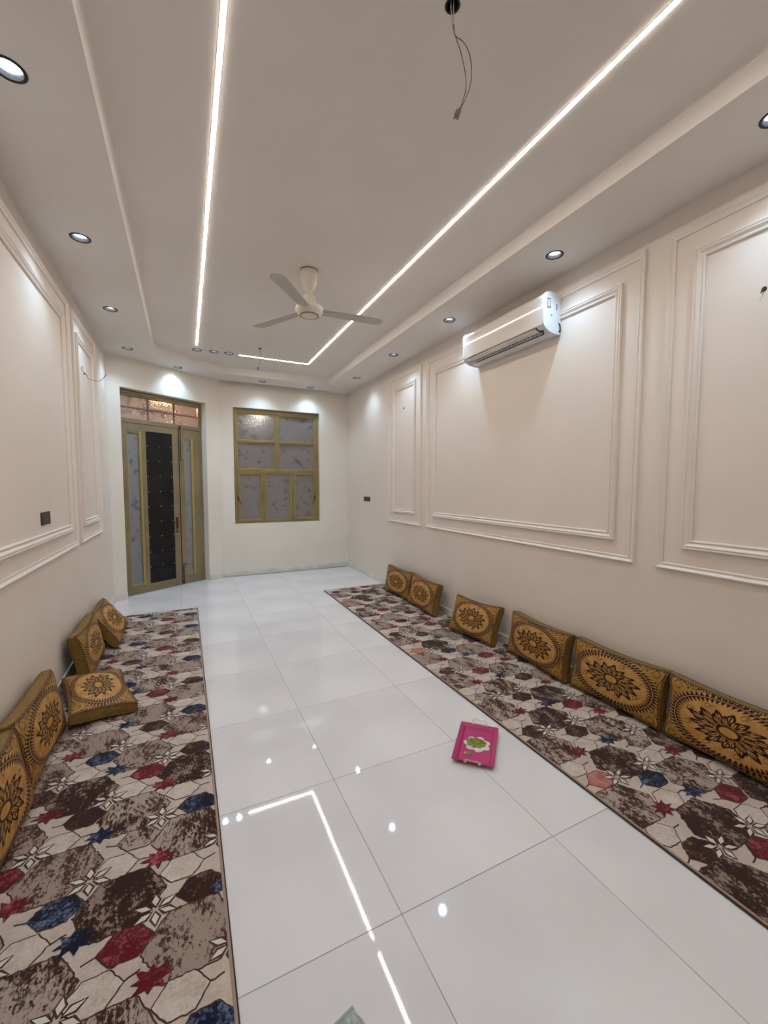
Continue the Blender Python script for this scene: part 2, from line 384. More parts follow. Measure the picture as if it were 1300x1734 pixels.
# ------------------------------------------------------------------ downlights
def ring_bm():
    bm = bmesh.new(); lathe(bm, [(.051, .006), (.051, -.001), (.053, -.004), (.060, -.005), (.065, -.003), (.066, 0)], 36); return bm
def refl_bm():
    bm = bmesh.new(); lathe(bm, [(.051, .0), (.049, .004), (.044, .016), (.040, .026), (.0395, .034)], 36); return bm
def lens_bm():
    bm = bmesh.new(); lathe(bm, [(.0392, .026), (.03, .022), (.016, .019), (.001, .018)], 32, cap1=True); return bm
dl0 = None
for x, y, lab in SOFFIT_LIGHTS+TRAY_LIGHTS:
    z = HT if (x, y, lab) in TRAY_LIGHTS else H
    if dl0 is None:
        dl0 = r_ = empty('downlight', (x, y, z))
        bm_obj('rim', ring_bm(), M['ringblk'], r_, True); bm_obj('reflector', refl_bm(), M['reflector'], r_, True); bm_obj('lens', lens_bm(), M['lens'], r_, True)
        parts = list(r_.children)
    else:
        r_ = dl0.copy(); C.objects.link(r_); r_.location = (x, y, z)
        for p in parts:
            c = p.copy(); C.objects.link(c); c.parent = r_
    tag(r_, lab, 'ceiling light', 'recessed round downlights')
    ld = bpy.data.lights.new('lamp', 'SPOT'); ld.energy = SPOT_W*(.6 if z == HT else 1); ld.color = (.50, .74, 1.0); ld.spot_size = math.radians(118); ld.spot_blend = 1.0; ld.shadow_soft_size = .03
    lo = bpy.data.objects.new('lamp', ld); C.objects.link(lo); lo.parent = r_; lo.location = (0, 0, -.006)

# ------------------------------------------------------------------ LED strips
def strip(name, path, label, wdt=.020):
    root = empty(name, (path[0][0], path[0][1], HT)); ox, oy = path[0]
    def rib(w, z0, z1, m, nm, lip=0):
        vs, fs = [], []; n = len(path)
        for i, (x, y) in enumerate(path):
            p = Vector((x-ox, y-oy)); d0 = (Vector(path[i])-Vector(path[i-1])).normalized() if i else None
            d1 = (Vector(path[i+1])-Vector(path[i])).normalized() if i < n-1 else None
            a = d0 or d1; b = d1 or d0; n0 = Vector((-a.y, a.x)); n1 = Vector((-b.y, b.x)); m_ = (n0+n1); m_ = m_/(m_.length_squared/2) if m_.length else n0
            for s, zz in ((-1, z1), (-1, z0), (1, z0), (1, z1)): vs.append((p.x+m_.x*s*w/2, p.y+m_.y*s*w/2, zz))
        for i in range(n-1):
            for k in range(4): fs.append((i*4+k, (i+1)*4+k, (i+1)*4+(k+1) % 4, i*4+(k+1) % 4))
        fs.append((0, 1, 2, 3)); fs.append(tuple((n-1)*4+k for k in (3, 2, 1, 0)))
        mesh_obj(nm, vs, fs, m, root)
    rib(wdt+.006, -.0015, .01, M['alu'], 'channel'); rib(wdt, -.003, -.0015, M['led'], 'diffuser')
    return tag(root, label, 'light strip')
strip('led_strip', [(.1886, -.9), (.1886, 6.25)], 'glowing straight LED light strip on the left of the raised ceiling')
strip('led_strip', [(1.7922, -.9), (1.7922, 6.4546), (.766, 6.4546)], 'glowing LED light strip on the right that turns a corner before the window')

# ------------------------------------------------------------------ ceiling fan
fan = tag(empty('ceiling_fan', (1.041, 3.69, HT)), 'white three-bladed ceiling fan hanging between the two light strips', 'ceiling fan')
bm = bmesh.new(); lathe(bm, [(.002, .0), (.073, -.001), (.075, -.012), (.074, -.06), (.068, -.11), (.052, -.150), (.030, -.178), (.016, -.185), (.016, -.1851)], 40); bm_obj('canopy', bm, M['fan'], fan, True)
bm = bmesh.new(); lathe(bm, [(.0755, -.0005), (.0775, -.001), (.0775, -.005), (.0755, -.006)], 40); bm_obj('canopy_rim', bm, M['switch'], fan, True)
bm = bmesh.new(); lathe(bm, [(.014, -.10), (.014, -.29)], 20); bm_obj('down_rod', bm, M['fan'], fan, True)
bm = bmesh.new(); lathe(bm, [(.016, -.198), (.036, -.206), (.056, -.232), (.066, -.27), (.072, -.300), (.072, -.305)], 36); bm_obj('lower_canopy', bm, M['fan'], fan, True)
bm = bmesh.new(); lathe(bm, [(.03, -.300), (.085, -.302), (.112, -.312), (.124, -.332), (.122, -.350), (.104, -.372), (.082, -.388), (.080, -.390)], 48); bm_obj('motor_housing', bm, M['fan'], fan, True)
bm = bmesh.new(); lathe(bm, [(.083, -.386), (.086, -.391), (.078, -.394), (.075, -.391)], 48); bm_obj('gold_ring', bm, M['fanring'], fan, True)
bm = bmesh.new(); lathe(bm, [(.076, -.390), (.060, -.398), (.030, -.402), (.001, -.403)], 40, cap1=True); bm_obj('bottom_cap', bm, M['fan'], fan, True)
def blade_bm():
    bm = bmesh.new(); n = 14; top = []; bot = []
    for i in range(n+1):
        t = i/n; r = .115+t*.575
        hw = .050+.022*t if t < .86 else (.050+.022*.86)*math.sqrt(max(0, 1-((t-.86)/.145)**2))+.004
        for lst, dz in ((top, .0015), (bot, -.0015)):
            lst.append([bm.verts.new((r, s*hw+.008*t, dz-.006*s-.010*t)) for s in (-1, -.5, 0, .5, 1)])
    for i in range(n):
        for k in range(4):
            bm.faces.new((top[i][k], top[i+1][k], top[i+1][k+1], top[i][k+1])); bm.faces.new((bot[i][k], bot[i][k+1], bot[i+1][k+1], bot[i+1][k]))
        bm.faces.new((top[i][0], bot[i][0], bot[i+1][0], top[i+1][0])); bm.faces.new((top[i][4], top[i+1][4], bot[i+1][4], bot[i][4]))
    for k in range(4): bm.faces.new((top[0][k], top[0][k+1], bot[0][k+1], bot[0][k])); bm.faces.new((top[n][k], bot[n][k], bot[n][k+1], top[n][k+1]))
    return bm
for a in (-7, 122, 232):
    b = bm_obj('blade', blade_bm(), M['fanblade'], fan, True, .6); b.location = (0, 0, -.345); b.rotation_euler = (0, 0, math.radians(a))
    bm = bmesh.new()
    add_box(bm, .10, .24, -.020, .020, -.004, .0); add_box(bm, .19, .235, -.036, .036, -.003, .001)
    k = bm_obj('blade_bracket', bm, M['fanblade'], fan); k.location = (0, 0, -.347); k.rotation_euler = (0, 0, math.radians(a))

# ------------------------------------------------------------------ hanging wires
Rv = Vector((math.cos(.4512), -math.sin(.4512), 0))
hw_ = tag(empty('hanging_cable', (HOLE[0], HOLE[1], HT)), 'looped pair of thin wires hanging from a dark ceiling hole with a small connector', 'cable')
bm = bmesh.new(); lathe(bm, [(.0235, .0), (.0235, .07), (.001, .072)], 24, cap1=True); lathe(bm, [(.0235, .0), (.030, -.002), (.031, 0)], 24)
bm_obj('hole_sleeve', bm, M['black'], hw_, True)
def rp(a, z, b=0): return Rv*a+Vector((Rv.y*-b, Rv.x*b, z))
bm = bmesh.new(); tube(bm, smooth_pts([rp(-.01, .05), rp(-.004, -.03), rp(0, -.07), rp(.004, -.10)]), .0022, 6); tube(bm, smooth_pts([rp(.004, .05), rp(.004, -.03), rp(.006, -.07)]), .0022, 6)
bm_obj('white_lead', bm, M['wirewhite'], hw_, True)
bm = bmesh.new()
tube(bm, smooth_pts([rp(.002, -.07), rp(.012, -.11), rp(.034, -.17), rp(.052, -.24), rp(.058, -.30), rp(.048, -.35), rp(.030, -.395)]), .0017, 6)
tube(bm, smooth_pts([rp(.006, -.07), rp(.012, -.11), rp(.045, -.135), rp(.070, -.18), rp(.079, -.24), rp(.074, -.30), rp(.056, -.35), rp(.032, -.395)]), .0017, 6)
bm_obj('wire', bm, M['wire'], hw_, True)
bm = bmesh.new()
add_box(bm, -.011, .011, -.007, .007, -.022, 0, bev=.002); add_box(bm, -.009, -.001, -.006, .006, -.030, -.02); add_box(bm, .003, .010, -.006, .006, -.029, -.02); add_box(bm, -.004, .007, -.005, .005, -.002, .008)
c = bm_obj('connector', bm, M['conn'], hw_); c.location = rp(.030, -.395); c.rotation_euler = (0, math.radians(24), -.45)
hk = tag(empty('hanging_cable', (.989, 6.02, HT)), 'short straight wire hanging from a ceiling hook before the far light strip', 'cable')
bm = bmesh.new(); lathe(bm, [(.024, 0), (.024, -.004), (.008, -.008), (.003, -.02), (.003, -.05)], 20); bm_obj('hook', bm, M['wire'], hk, True)
bm = bmesh.new(); tube(bm, smooth_pts([(0, 0, -.045), rp(.006, -.10), rp(-.006, -.16), rp(-.030, -.25)]), .0022, 6); bm_obj('wire', bm, M['conn'], hk, True)
bm = bmesh.new(); add_box(bm, -.007, .007, -.006, .006, -.035, .004, bev=.002); c = bm_obj('connector', bm, M['wire'], hk); c.location = rp(-.031, -.26)
def wall_wires(name, side, y, z, label, out=True):
    x = XR if side > 0 else XL
    r_ = tag(empty(name, (x, y, z)), label, 'wire')
    bm = bmesh.new(); lathe(bm, [(.013, 0), (.013, .002), (.001, .0022)], 16, cap1=True)
    o = bm_obj('wall_hole', bm, M['black'], r_); o.rotation_euler = (0, -side*PI/2, 0)
    bm = bmesh.new()
    if out:
        tube(bm, smooth_pts([(0, 0, .0), (.02, .0, -.004), (.045, -.05, -.055), (.09, .0, -.062), (.13, .04, -.05), (.165, .06, -.01), (.185, .07, .03)]), .0028, 6)
        tube(bm, smooth_pts([(0, 0, -.004), (.02, -.04, -.01), (.012, -.16, .0), (.02, -.18, .035)]), .0028, 6)
    else:
        tube(bm, smooth_pts([(0, 0, .0), (-side*.012, .0, -.004), (-side*.014, .01, -.02)]), .003, 6)
    bm_obj('lead', bm, M['wire'], r_, True); return r_
wall_wires('wall_wires', -1, 5.33, 2.80, 'bent bare wires sticking out of the narrow left wall panel')
wall_wires('wall_wires', 1, 5.386, 2.773, 'small dark wire outlet in the narrow panel of the right wall', False)
wall_wires('wall_wires', 1, 1.20, 2.73, 'small dark wire outlet in the nearest panel of the right wall', False)

# ------------------------------------------------------------------ switch plates
def plate(side, y0, y1, z0, z1, n, label):
    x = XR if side > 0 else XL
    r_ = tag(empty('switch_plate', (x, (y0+y1)/2, (z0+z1)/2)), label, 'switch')
    w_, h_ = (y1-y0)/2, (z1-z0)/2; s = -side
    b = lambda d0, d1, a0, a1, c0, c1: (min(s*d0, s*d1), max(s*d0, s*d1), a0, a1, c0, c1)
    boxes('plate', [b(0, .008, -w_, w_, -h_, h_)], M['switch'], r_, bev=.0025)
    for i in range(n):
        a0 = -w_+.012+(2*w_-.024)*i/n+.002; a1 = -w_+.012+(2*w_-.024)*(i+1)/n-.002
        boxes('rocker', [b(.007, .0105, a0, a1, -h_+.012, h_-.012)], M['switch'], r_, bev=.001)
plate(-1, 3.66, 3.865, 1.342, 1.436, 3, 'dark square-looking switch plate on the left wall panel')
plate(1, 6.62, 6.895, 1.350, 1.430, 4, 'small dark switch plate on the right wall near the far corner')

# ------------------------------------------------------------------ window
win = tag(empty('window_1', (0, YF+.075, 0)), 'ochre metal framed window with frosted panes in the far wall', kind='structure')
X0, X1, Z0, Z1 = WX0, WX1, WZ0, WZ1; xm = (1.53+1.588)/2
fr = boxes('window_frame', [(X0, X0+.062, 0, .06, Z0, Z1), (X1-.082, X1, 0, .06, Z0, Z1), (X0+.062, X1-.082, 0, .06, Z1-.085, Z1), (X0+.062, X1-.082, 0, .06, Z0, Z0+.035),
     (xm-.03, xm+.03, 0, .055, 1.885, Z1-.085), (X0+.062, xm-.03, .0, .05, 2.413, 2.445), (xm+.03, X1-.082, .0, .05, 2.413, 2.445), (X0+.062, X1-.082, -.004, .06, 1.870, 1.925),
     (1.292, 1.330, 0, .055, Z0+.035, 1.87), (1.812, 1.850, 0, .055, Z0+.035, 1.87)], M['gold'], win, bev=.004)
bead = []
for a, b, c, d in ((X0+.062, xm-.03, 2.445, Z1-.085), (xm+.03, X1-.082, 2.445, Z1-.085), (X0+.062, xm-.03, 1.925, 2.413), (xm+.03, X1-.082, 1.925, 2.413)):
    bead += [(a, a+.012, .008, .03, c, d), (b-.012, b, .008, .03, c, d), (a+.012, b-.012, .008, .03, c, c+.012), (a+.012, b-.012, .008, .03, d-.012, d)]
    boxes('pane', [(a, b, .030, .034, c, d)], M['pane'], win)
boxes('glazing_bead', bead, M['goldbead'], win, bev=.002)
for i, (a, b) in enumerate(((X0+.062, 1.292), (1.330, 1.812), (1.850, X1-.082))):
    c, d = Z0+.035, 1.87; e = .036 if i != 1 else .016; yo = -.012 if i != 1 else .004
    cs = boxes('casement', [(a, a+e, yo, .028, c, d), (b-e, b, yo, .028, c, d), (a+e, b-e, yo, .028, c, c+e), (a+e, b-e, yo, .028, d-e, d)], M['goldbead'] if 0 else M['gold'], win, bev=.003)
    boxes('pane', [(a+e, b-e, .018, .022, c+e, d-e)], M['pane'], cs)
    boxes('glazing_bead', [(a+e, a+e+.010, .002, .018, c+e, d-e), (b-e-.010, b-e, .002, .018, c+e, d-e), (a+e+.01, b-e-.01, .002, .018, c+e, c+e+.01), (a+e+.01, b-e-.01, .002, .018, d-e-.01, d-e)], M['goldbead'], cs)
    if i != 1:
        s = 1 if i == 0 else -1; hx = a+.006 if i == 0 else b-.006
        bm = bmesh.new(); add_box(bm, hx-.011, hx+.011, -.026, -.012, 1.36, 1.44, bev=.003)
        tube(bm, smooth_pts([(hx, -.022, 1.41), (hx, -.045, 1.405), (hx+s*.012, -.05, 1.37), (hx+s*.038, -.046, 1.31), (hx+s*.046, -.044, 1.285)]), [.008]*12+[.007]*13, 8)
        bm_obj('handle', bm, M['bronze'], cs, True, .7)

# ------------------------------------------------------------------ door
door = tag(empty('door_1', (XL, YD, 0), TH), 'ochre metal double door with black studded panel, frosted side panes and lit transom', kind='structure')
q = .12
boxes('door_frame', [(D0, D0+.050, q, q+.07, .0, DZ), (D1-.055, D1, q, q+.07, .0, DZ), (D0+.05, D1-.055, q, q+.07, DZ-.075, DZ), (D0+.05, D1-.055, q-.004, q+.07, 2.535, 2.60)], M['dframe'], door, bev=.004)
boxes('roller_cover', [(D0+.05, D0+.60, q-.02, q, DZ-.05, DZ-.012)], M['gold'], door, bev=.004)
a0, a1 = D0+.05, D1-.055; cw = (a1-a0)/3
for i in range(3):
    for j in range(2):
        z0 = 2.60+.163*j
        boxes('transom_pane', [(a0+cw*i+.008, a0+cw*(i+1)-.008, q+.030, q+.035, z0+.006, z0+.157)], M['transompane'], door)
bars = [(a0+cw*i-.009, a0+cw*i+.009, q+.012, q+.045, 2.60, 2.925) for i in (1, 2)]+[(a0, a1, q+.014, q+.043, 2.755, 2.771)]
boxes('transom_bars', bars, M['conn'], door, bev=.002)
# main leaf
def leaf(x0, x1, opens, name='door_leaf'):
    z0, z1 = .012, 2.528; bl = []; xx = x0
    for a, b, c, d in opens: bl.append((xx, a, q-.006, q+.045, z0, z1)); xx = b
    bl.append((xx, x1, q-.006, q+.045, z0, z1))
    for a, b, c, d in opens: bl += [(a, b, q-.006, q+.045, z0, c), (a, b, q-.006, q+.045, d, z1)]
    return boxes(name, bl, M['dframe'], door, bev=.003)
lf = leaf(D0+.053, 1.088, [(.302, .480, .14, 2.412), (.572, .985, .128, 2.434)])
boxes('frosted_pane', [(.302, .480, q+.014, q+.019, .14, 2.412)], M['doorpane'], lf)
boxes('glazing_bead', [(.302, .312, q+.0, q+.014, .14, 2.412), (.470, .480, q-.008, q+.014, .14, 2.412), (.480, .500, q-.012, q-.006, .12, 2.43), (.312, .47, q, q+.014, .14, .155), (.312, .47, q, q+.014, 2.397, 2.412)], M['goldbead'], lf)
nz = 10; hz = (2.434-.128)/nz
for i in range(nz):
    boxes('black_panel', [(.573, .984, q+.004, q+.016, .128+hz*i+.003, .128+hz*(i+1)-.003)], M['blackpanel'], lf, bev=.003)
boxes('panel_backing', [(.572, .985, q+.016, q+.022, .128, 2.434)], M['black'], lf)
sm = None
for i in range(1, nz):
    for xx in (.592, .778, .964):
        if sm is None:
            bm = bmesh.new(); bmesh.ops.create_icosphere(bm, subdivisions=1, radius=.0085); s_ = bm_obj('stud', bm, M['stud'], lf); sm = s_
        else: s_ = sm.copy(); C.objects.link(s_); s_.parent = lf
        s_.location = (xx+random.uniform(-.003, .003), q+.002, .128+hz*i+.02)
bm = bmesh.new(); add_box(bm, 1.012, 1.046, q-.014, q-.006, .87, 1.12, bev=.004)
tube(bm, [(1.029, q-.012, 1.03), (1.029, q-.05, 1.03), (1.02, q-.056, 1.03), (.92, q-.056, 1.028)], [.010, .010, .010, .008], 10)
bm_obj('handle', bm, M['bronze'], lf, True, .6)
boxes('key_cylinder', [(1.021, 1.037, q-.022, q-.012, .90, .935)], M['traygold'], lf, bev=.002)
boxes('meeting_strip', [(1.086, 1.096, q-.012, q-.004, .012, 2.528)], M['black'], lf)
lf2 = leaf(1.100, D1-.058, [(1.183, 1.315, .165, 2.392)])
boxes('frosted_pane', [(1.183, 1.315, q+.014, q+.019, .165, 2.392)], M['doorpane'], lf2)
boxes('glazing_bead', [(1.183, 1.191, q, q+.014, .165, 2.392), (1.307, 1.315, q-.008, q+.014, .165, 2.392), (1.315, 1.337, q-.012, q-.006, .14, 2.41), (1.191, 1.307, q, q+.014, .165, .18), (1.191, 1.307, q, q+.014, 2.377, 2.392)], M['goldbead'], lf2)
bm = bmesh.new(); tube(bm, [(1.118, q-.016, 2.575), (1.118, q-.016, 2.02)], .006, 8); tube(bm, [(1.118, q-.016, 2.03), (1.15, q-.026, 2.03), (1.165, q-.026, 2.04)], .005, 8); add_box(bm, 1.104, 1.132, q-.02, q-.004, 2.535, 2.575)
bm_obj('flush_bolt', bm, M['bronze'], lf2, True, .6)
bm = bmesh.new(); tube(bm, [(1.118, q-.016, .012), (1.118, q-.016, .35)], .006, 8); tube(bm, [(1.118, q-.016, .345), (1.165, q-.024, .345), (1.165, q-.024, .30)], .005, 8); add_box(bm, 1.104, 1.132, q-.02, q-.004, .03, .06)
bm_obj('flush_bolt', bm, M['bronze'], lf2, True, .6)
bm = bmesh.new()
for zz in (.40, 1.25, 2.05): lathe(bm, [(.001, zz), (.009, zz+.001), (.009, zz+.09), (.001, zz+.091)], 12, D1-.052, q-.012)
bm_obj('hinges', bm, M['dframe'], lf2, True, .6)

# lamps outside, seen through the patterned glass
def outside_lamp(loc, m, r, label):
    bm = bmesh.new(); bmesh.ops.create_icosphere(bm, subdivisions=3, radius=r)
    r_ = tag(empty('outdoor_lamp', loc), label, 'lamp'); g = bm_obj('globe', bm, m, r_, True)
    bm = bmesh.new(); lathe(bm, [(r*.5, r*.85), (r*.55, r*1.2), (.001, r*1.25)], 16, cap1=True); bm_obj('base', bm, M['black'], r_, True)
    bm = bmesh.new(); tube(bm, [(0, 0, r*1.2), (0, 0, HT+.0905-loc[2])], .008, 8); bm_obj('stem', bm, M['black'], r_)
outside_lamp((1.34, 8.6, 3.02), M['lampwhite'], .065, 'white globe lamp outside behind the upper left window pane')
dl_ = Matrix.Rotation(TH, 4, 'Z') @ Vector((1.25, .75, 0))
outside_lamp((XL+dl_.x, YD+dl_.y, 3.12), M['lampwarm'], .10, 'warm globe lamp outside behind the door transom')

# ------------------------------------------------------------------ air conditioner
ac = tag(empty('air_conditioner', (XR, 2.585, 2.93)), 'white split air conditioner high on the right wall', 'air conditioner')
LEN = 1.10
def extr(name, prof, y0, y1, m, parent, smooth=True, bev=0):
    bm = bmesh.new(); A = [bm.verts.new((x, y0, z)) for x, z in prof]; B = [bm.verts.new((x, y1, z)) for x, z in prof]; n = len(prof)
    for i in range(n): bm.faces.new((A[i], A[(i+1) % n], B[(i+1) % n], B[i]))
    bm.faces.new(A); bm.faces.new(B[::-1])
    if bev: bmesh.ops.bevel(bm, geom=bm.edges[:], offset=bev, segments=2, affect='EDGES')
    return bm_obj(name, bm, m, parent, smooth, .5)
def bez(p0, p1, p2, n=8): return [((1-t)**2*p0[0]+2*t*(1-t)*p1[0]+t*t*p2[0], (1-t)**2*p0[1]+2*t*(1-t)*p1[1]+t*t*p2[1]) for t in [i/n for i in range(n+1)]]
body = [(-.002, .325), (-.100, .327)]+bez((-.12, .325), (-.195, .32), (-.203, .27), 6)+[(-.205, .20), (-.203, .10), (-.195, .055), (-.160, .035), (-.110, .045), (-.095, .005), (-.06, -.002), (-.002, 0)]
extr('body', body, .012, LEN-.012, M['acside'], ac)
cap = [(-.002, .330), (-.10, .332)]+bez((-.125, .332), (-.207, .330), (-.2165, .265), 10)+[(-.2165, .26), (-.206, .09)]+bez((-.204, .06), (-.185, .02), (-.12, .0), 8)+[(-.06, -.008), (-.002, -.006)]
for y0, y1 in ((0, .016), (LEN-.016, LEN)): extr('end_cap', cap, y0, y1, M['acside'], ac, True, .002)
front = [(-.100, .3275)]+bez((-.125, .3275), (-.206, .325), (-.217, .265), 12)+[(-.217, .26), (-.2035, .058), (-.195, .058), (-.2085, .26)]+bez((-.2085, .265), (-.198, .318), (-.125, .3215), 8)+[(-.100, .3215)]
extr('front_panel', front, .017, LEN-.017, M['acwhite'], ac)
extr('louver', [(-.196, .040), (-.150, .022), (-.147, .026), (-.194, .046)], .10, LEN-.10, M['acwhite'], ac)
extr('outlet', [(-.192, .052), (-.160, .034), (-.108, .030), (-.100, .012), (-.096, .012), (-.100, .05)], .09, LEN-.09, M['acdark'], ac, False)
bm = bmesh.new()
for i in range(19):
    y = .12+i*(LEN-.24)/18
    add_box(bm, -.168, -.112, y-.0025, y+.0025, .022, .040)
add_box(bm, -.118, -.112, .10, LEN-.10, .016, .028); add_box(bm, -.150, -.146, .10, LEN-.10, .024, .032)
bm_obj('vanes', bm, M['acside'], ac)
boxes('rating_label', [(-.170, -.128, -.0012, 0, .195, .275)], M['conn'], ac)
boxes('energy_label', [(-.165, -.133, -.0016, -.001, .205, .265)], M['alu'], ac)
boxes('side_slot', [(-.062, -.052, -.0012, 0, .19, .24)], M['conn'], ac)
bm = bmesh.new(); lathe(bm, [(.007, 0), (.006, .002), (.001, .0025)], 16, cap1=True); s_ = bm_obj('screw_cover', bm, M['conn'], ac); s_.location = (-.115, -.0005, .14); s_.rotation_euler = (PI/2, 0, 0)
bm = bmesh.new(); tube(bm, smooth_pts([(-.03, .004, .09), (-.022, -.006, .07), (-.016, -.006, .04), (-.012, .0, .02)]), .005, 8); add_box(bm, -.026, -.012, -.006, .004, .012, .026)
bm_obj('power_lead', bm, M['black'], ac)

# ------------------------------------------------------------------ rugs
def jag(poly, step=.012, amp=.0022):
    out = []
    n = len(poly)
    for i in range(n):
        a = Vector(poly[i]); b = Vector(poly[(i+1) % n]); L = (b-a).length; k = max(1, int(L/step)); nrm = Vector((-(b-a).y, (b-a).x)).normalized() if L else Vector((0, 0))
        for j in range(k):
            p = a+(b-a)*j/k
            if j: p = p+nrm*random.gauss(0, amp)
            out.append((p.x, p.y))
    return out
def clip(poly, x0, x1, y0, y1):
    def cl(P, f, inter):
        o = []
        for i in range(len(P)):
            a, b = P[i-1], P[i]; fa, fb = f(a), f(b)
            if fa != fb: o.append(inter(a, b))
            if fb: o.append(b)
        return o
    ix = lambda X: (lambda a, b: (X, a[1]+(b[1]-a[1])*(X-a[0])/(b[0]-a[0])))
    iy = lambda Y: (lambda a, b: (a[0]+(b[0]-a[0])*(Y-a[1])/(b[1]-a[1]), Y))
    for f, g in ((lambda p: p[0] >= x0, ix(x0)), (lambda p: p[0] <= x1, ix(x1)), (lambda p: p[1] >= y0, iy(y0)), (lambda p: p[1] <= y1, iy(y1))):
        poly = cl(poly, f, g)
        if len(poly) < 3: return []
    return poly
RM = ['r_base', 'r_line', 'r_cream', 'r_mot1', 'r_mot2', 'r_mot3', 'r_dk', 'r_navy', 'r_red', 'r_pink', 'r_white']
def rug(x0, x1, y0, y1, colx, ph_even, period, label, edge_col, seed, star_par, cols, flip=()):
    random.seed(seed)
    z0 = .011; r_ = tag(empty('rug', ((x0+x1)/2, (y0+y1)/2, .0012)), label, 'rug'); cx, cy = (x0+x1)/2, (y0+y1)/2
    V, Fc, I = [], [], []
    def put(poly, m, layer):
        poly = clip(poly, x0+.010, x1-.010, y0+.010, y1-.010)
        if len(poly) < 3: return
        b = len(V); V.extend([(x-cx, y-cy, z0+.00035*layer) for x, y in poly]); Fc.append(tuple(range(b, b+len(poly)))); I.append(RM.index(m))
    put([(x0, y0), (x1, y0), (x1, y1), (x0, y1)], 'r_base', 0)
    def hexa(cx_, cy_, w, h, t=.5): return [(cx_-w/2, cy_), (cx_-w/2*t, cy_-h/2), (cx_+w/2*t, cy_-h/2), (cx_+w/2, cy_), (cx_+w/2*t, cy_+h/2), (cx_-w/2*t, cy_+h/2)]
    def scale(P, c, s): return [(c[0]+(x-c[0])*s, c[1]+(y-c[1])*s) for x, y in P]
    def grow(P, d):
        c = (sum(p[0] for p in P)/len(P), sum(p[1] for p in P)/len(P)); o = []
        for p in P:
            v = Vector((p[0]-c[0], p[1]-c[1])); l = v.length; o.append((p[0]+v.x/l*d, p[1]+v.y/l*d))
        return o
    def line(a, b, w=.0065):
        a, b = Vector(a), Vector(b); n_ = max(2, int((b-a).length/.015)); d = (b-a).normalized(); nn = Vector((-d.y, d.x)); L, R = [], []
        for i in range(n_+1):
            p = a+(b-a)*i/n_+nn*random.gauss(0, .0016)
            L.append((p.x+nn.x*w/2, p.y+nn.y*w/2)); R.append((p.x-nn.x*w/2, p.y-nn.y*w/2))
        put(L+R[::-1], 'r_line', 1)
    k0, k1 = int((y0-ph_even)/period)-2, int((y1-ph_even)/period)+2
    for ci, xc in enumerate(colx):
        ph = ph_even+(period/2 if ci % 2 else 0)
        for k in range(k0, k1):
            yc = ph+k*period
            big = hexa(xc, yc, .315, .245, .52)
            big = [(x+random.gauss(0, .004), y+random.gauss(0, .003)) for x, y in big]
            m = random.choices(['r_mot1', 'r_mot2', 'r_mot3'], [5, 5, 1.6])[0]
            J = jag(big)
            put(grow(J, .0055), 'r_line', 2); put(J, m, 3)
            g = yc+period/2; up = (xc != edge_col)
            col = cols[ci % 4][k % 4]
            for s, mm in ((1, col if up else 'r_cream'), (-1, 'r_cream' if up else col)):
                hx = xc+s*(.038 if up else -.034); hy = g+s*.062
                hh = hexa(hx, hy, .165 if mm == 'r_cream' else .175, .112, .46)
                line(hh[0], (hx-.13, hy+random.uniform(-.02, .02))); line(hh[3], (hx+.13, hy+random.uniform(-.02, .02)))
                J = jag(hh, amp=.0018)
                put(grow(J, .0048), 'r_line', 4); put(J, mm, 5)
            # stars on both sides between this column and the next
            if True:
                xs_ = xc+(colx[1]-colx[0])/2
                for s in (0, 1):
                    ys_ = yc-.09+s*period/2
                    kind = 'r_white' if (s == 0) != (ci in flip) else ('r_red' if (ci+star_par) % 2 else 'r_navy')
                    rot = random.uniform(-.1, .1)
                    if kind == 'r_white':
                        for p in range(6):
                            a = rot+p*PI/3+PI/6
                            pt = lambda r, da: (xs_+r*1.18*math.cos(a+da), ys_+r*.92*math.sin(a+da))
                            P = [pt(.015, 0), pt(.040, .27), pt(.068, 0), pt(.040, -.27)]
                            put(grow(P, .0085), 'r_line', 6); put(P, 'r_white', 7)
                    else:
                        P = []
                        for p in range(16):
                            a = rot+p*PI/8; r = .060 if p % 2 == 0 else .033
                            P.append((xs_+r*1.15*math.cos(a)*random.uniform(.85, 1.1), ys_+r*.9*math.sin(a)*random.uniform(.85, 1.1)))
                        put(jag(P, .01, .001), kind, 7)
    mesh_obj('pile', V, Fc, None, r_, mats=[M[k] for k in RM], idx=I)
    W, D = (x1-x0)/2, (y1-y0)/2
    boxes('backing', [(-W+.004, W-.004, -D+.004, D-.004, 0, z0-.0005)], M['bind'], r_)
    e = .011
    boxes('binding', [(-W, -W+e, -D, D, 0, z0+.002), (W-e, W, -D, D, 0, z0+.002), (-W+e, W-e, -D, -D+e, 0, z0+.002), (-W+e, W-e, D-e, D, 0, z0+.002)], M['bind'], r_, bev=.003)
    tw = bmesh.new(); P = []
    tube(tw, [(-W-.001, -D-.001, .005), (W+.001, -D-.001, .005), (W+.001, D+.001, .005), (-W-.001, D+.001, .005)], .0042, 8, closed=True)
    bm_obj('edge_cord', tw, M['bind_dk'], r_, True)
rug(-.905, .102, -.75, 5.8755, [-.77, -.52, -.27, -.02], 1.785, .487, 'patterned runner rug along the left wall, hexagons and stars in brown and cream', -.02, 3, 1,
    [['r_red', 'r_dk', 'r_mot1', 'r_navy'], ['r_dk', 'r_navy', 'r_mot1', 'r_navy'], ['r_mot1', 'r_red', 'r_dk', 'r_red'], ['r_navy', 'r_dk', 'r_navy', 'r_dk']])
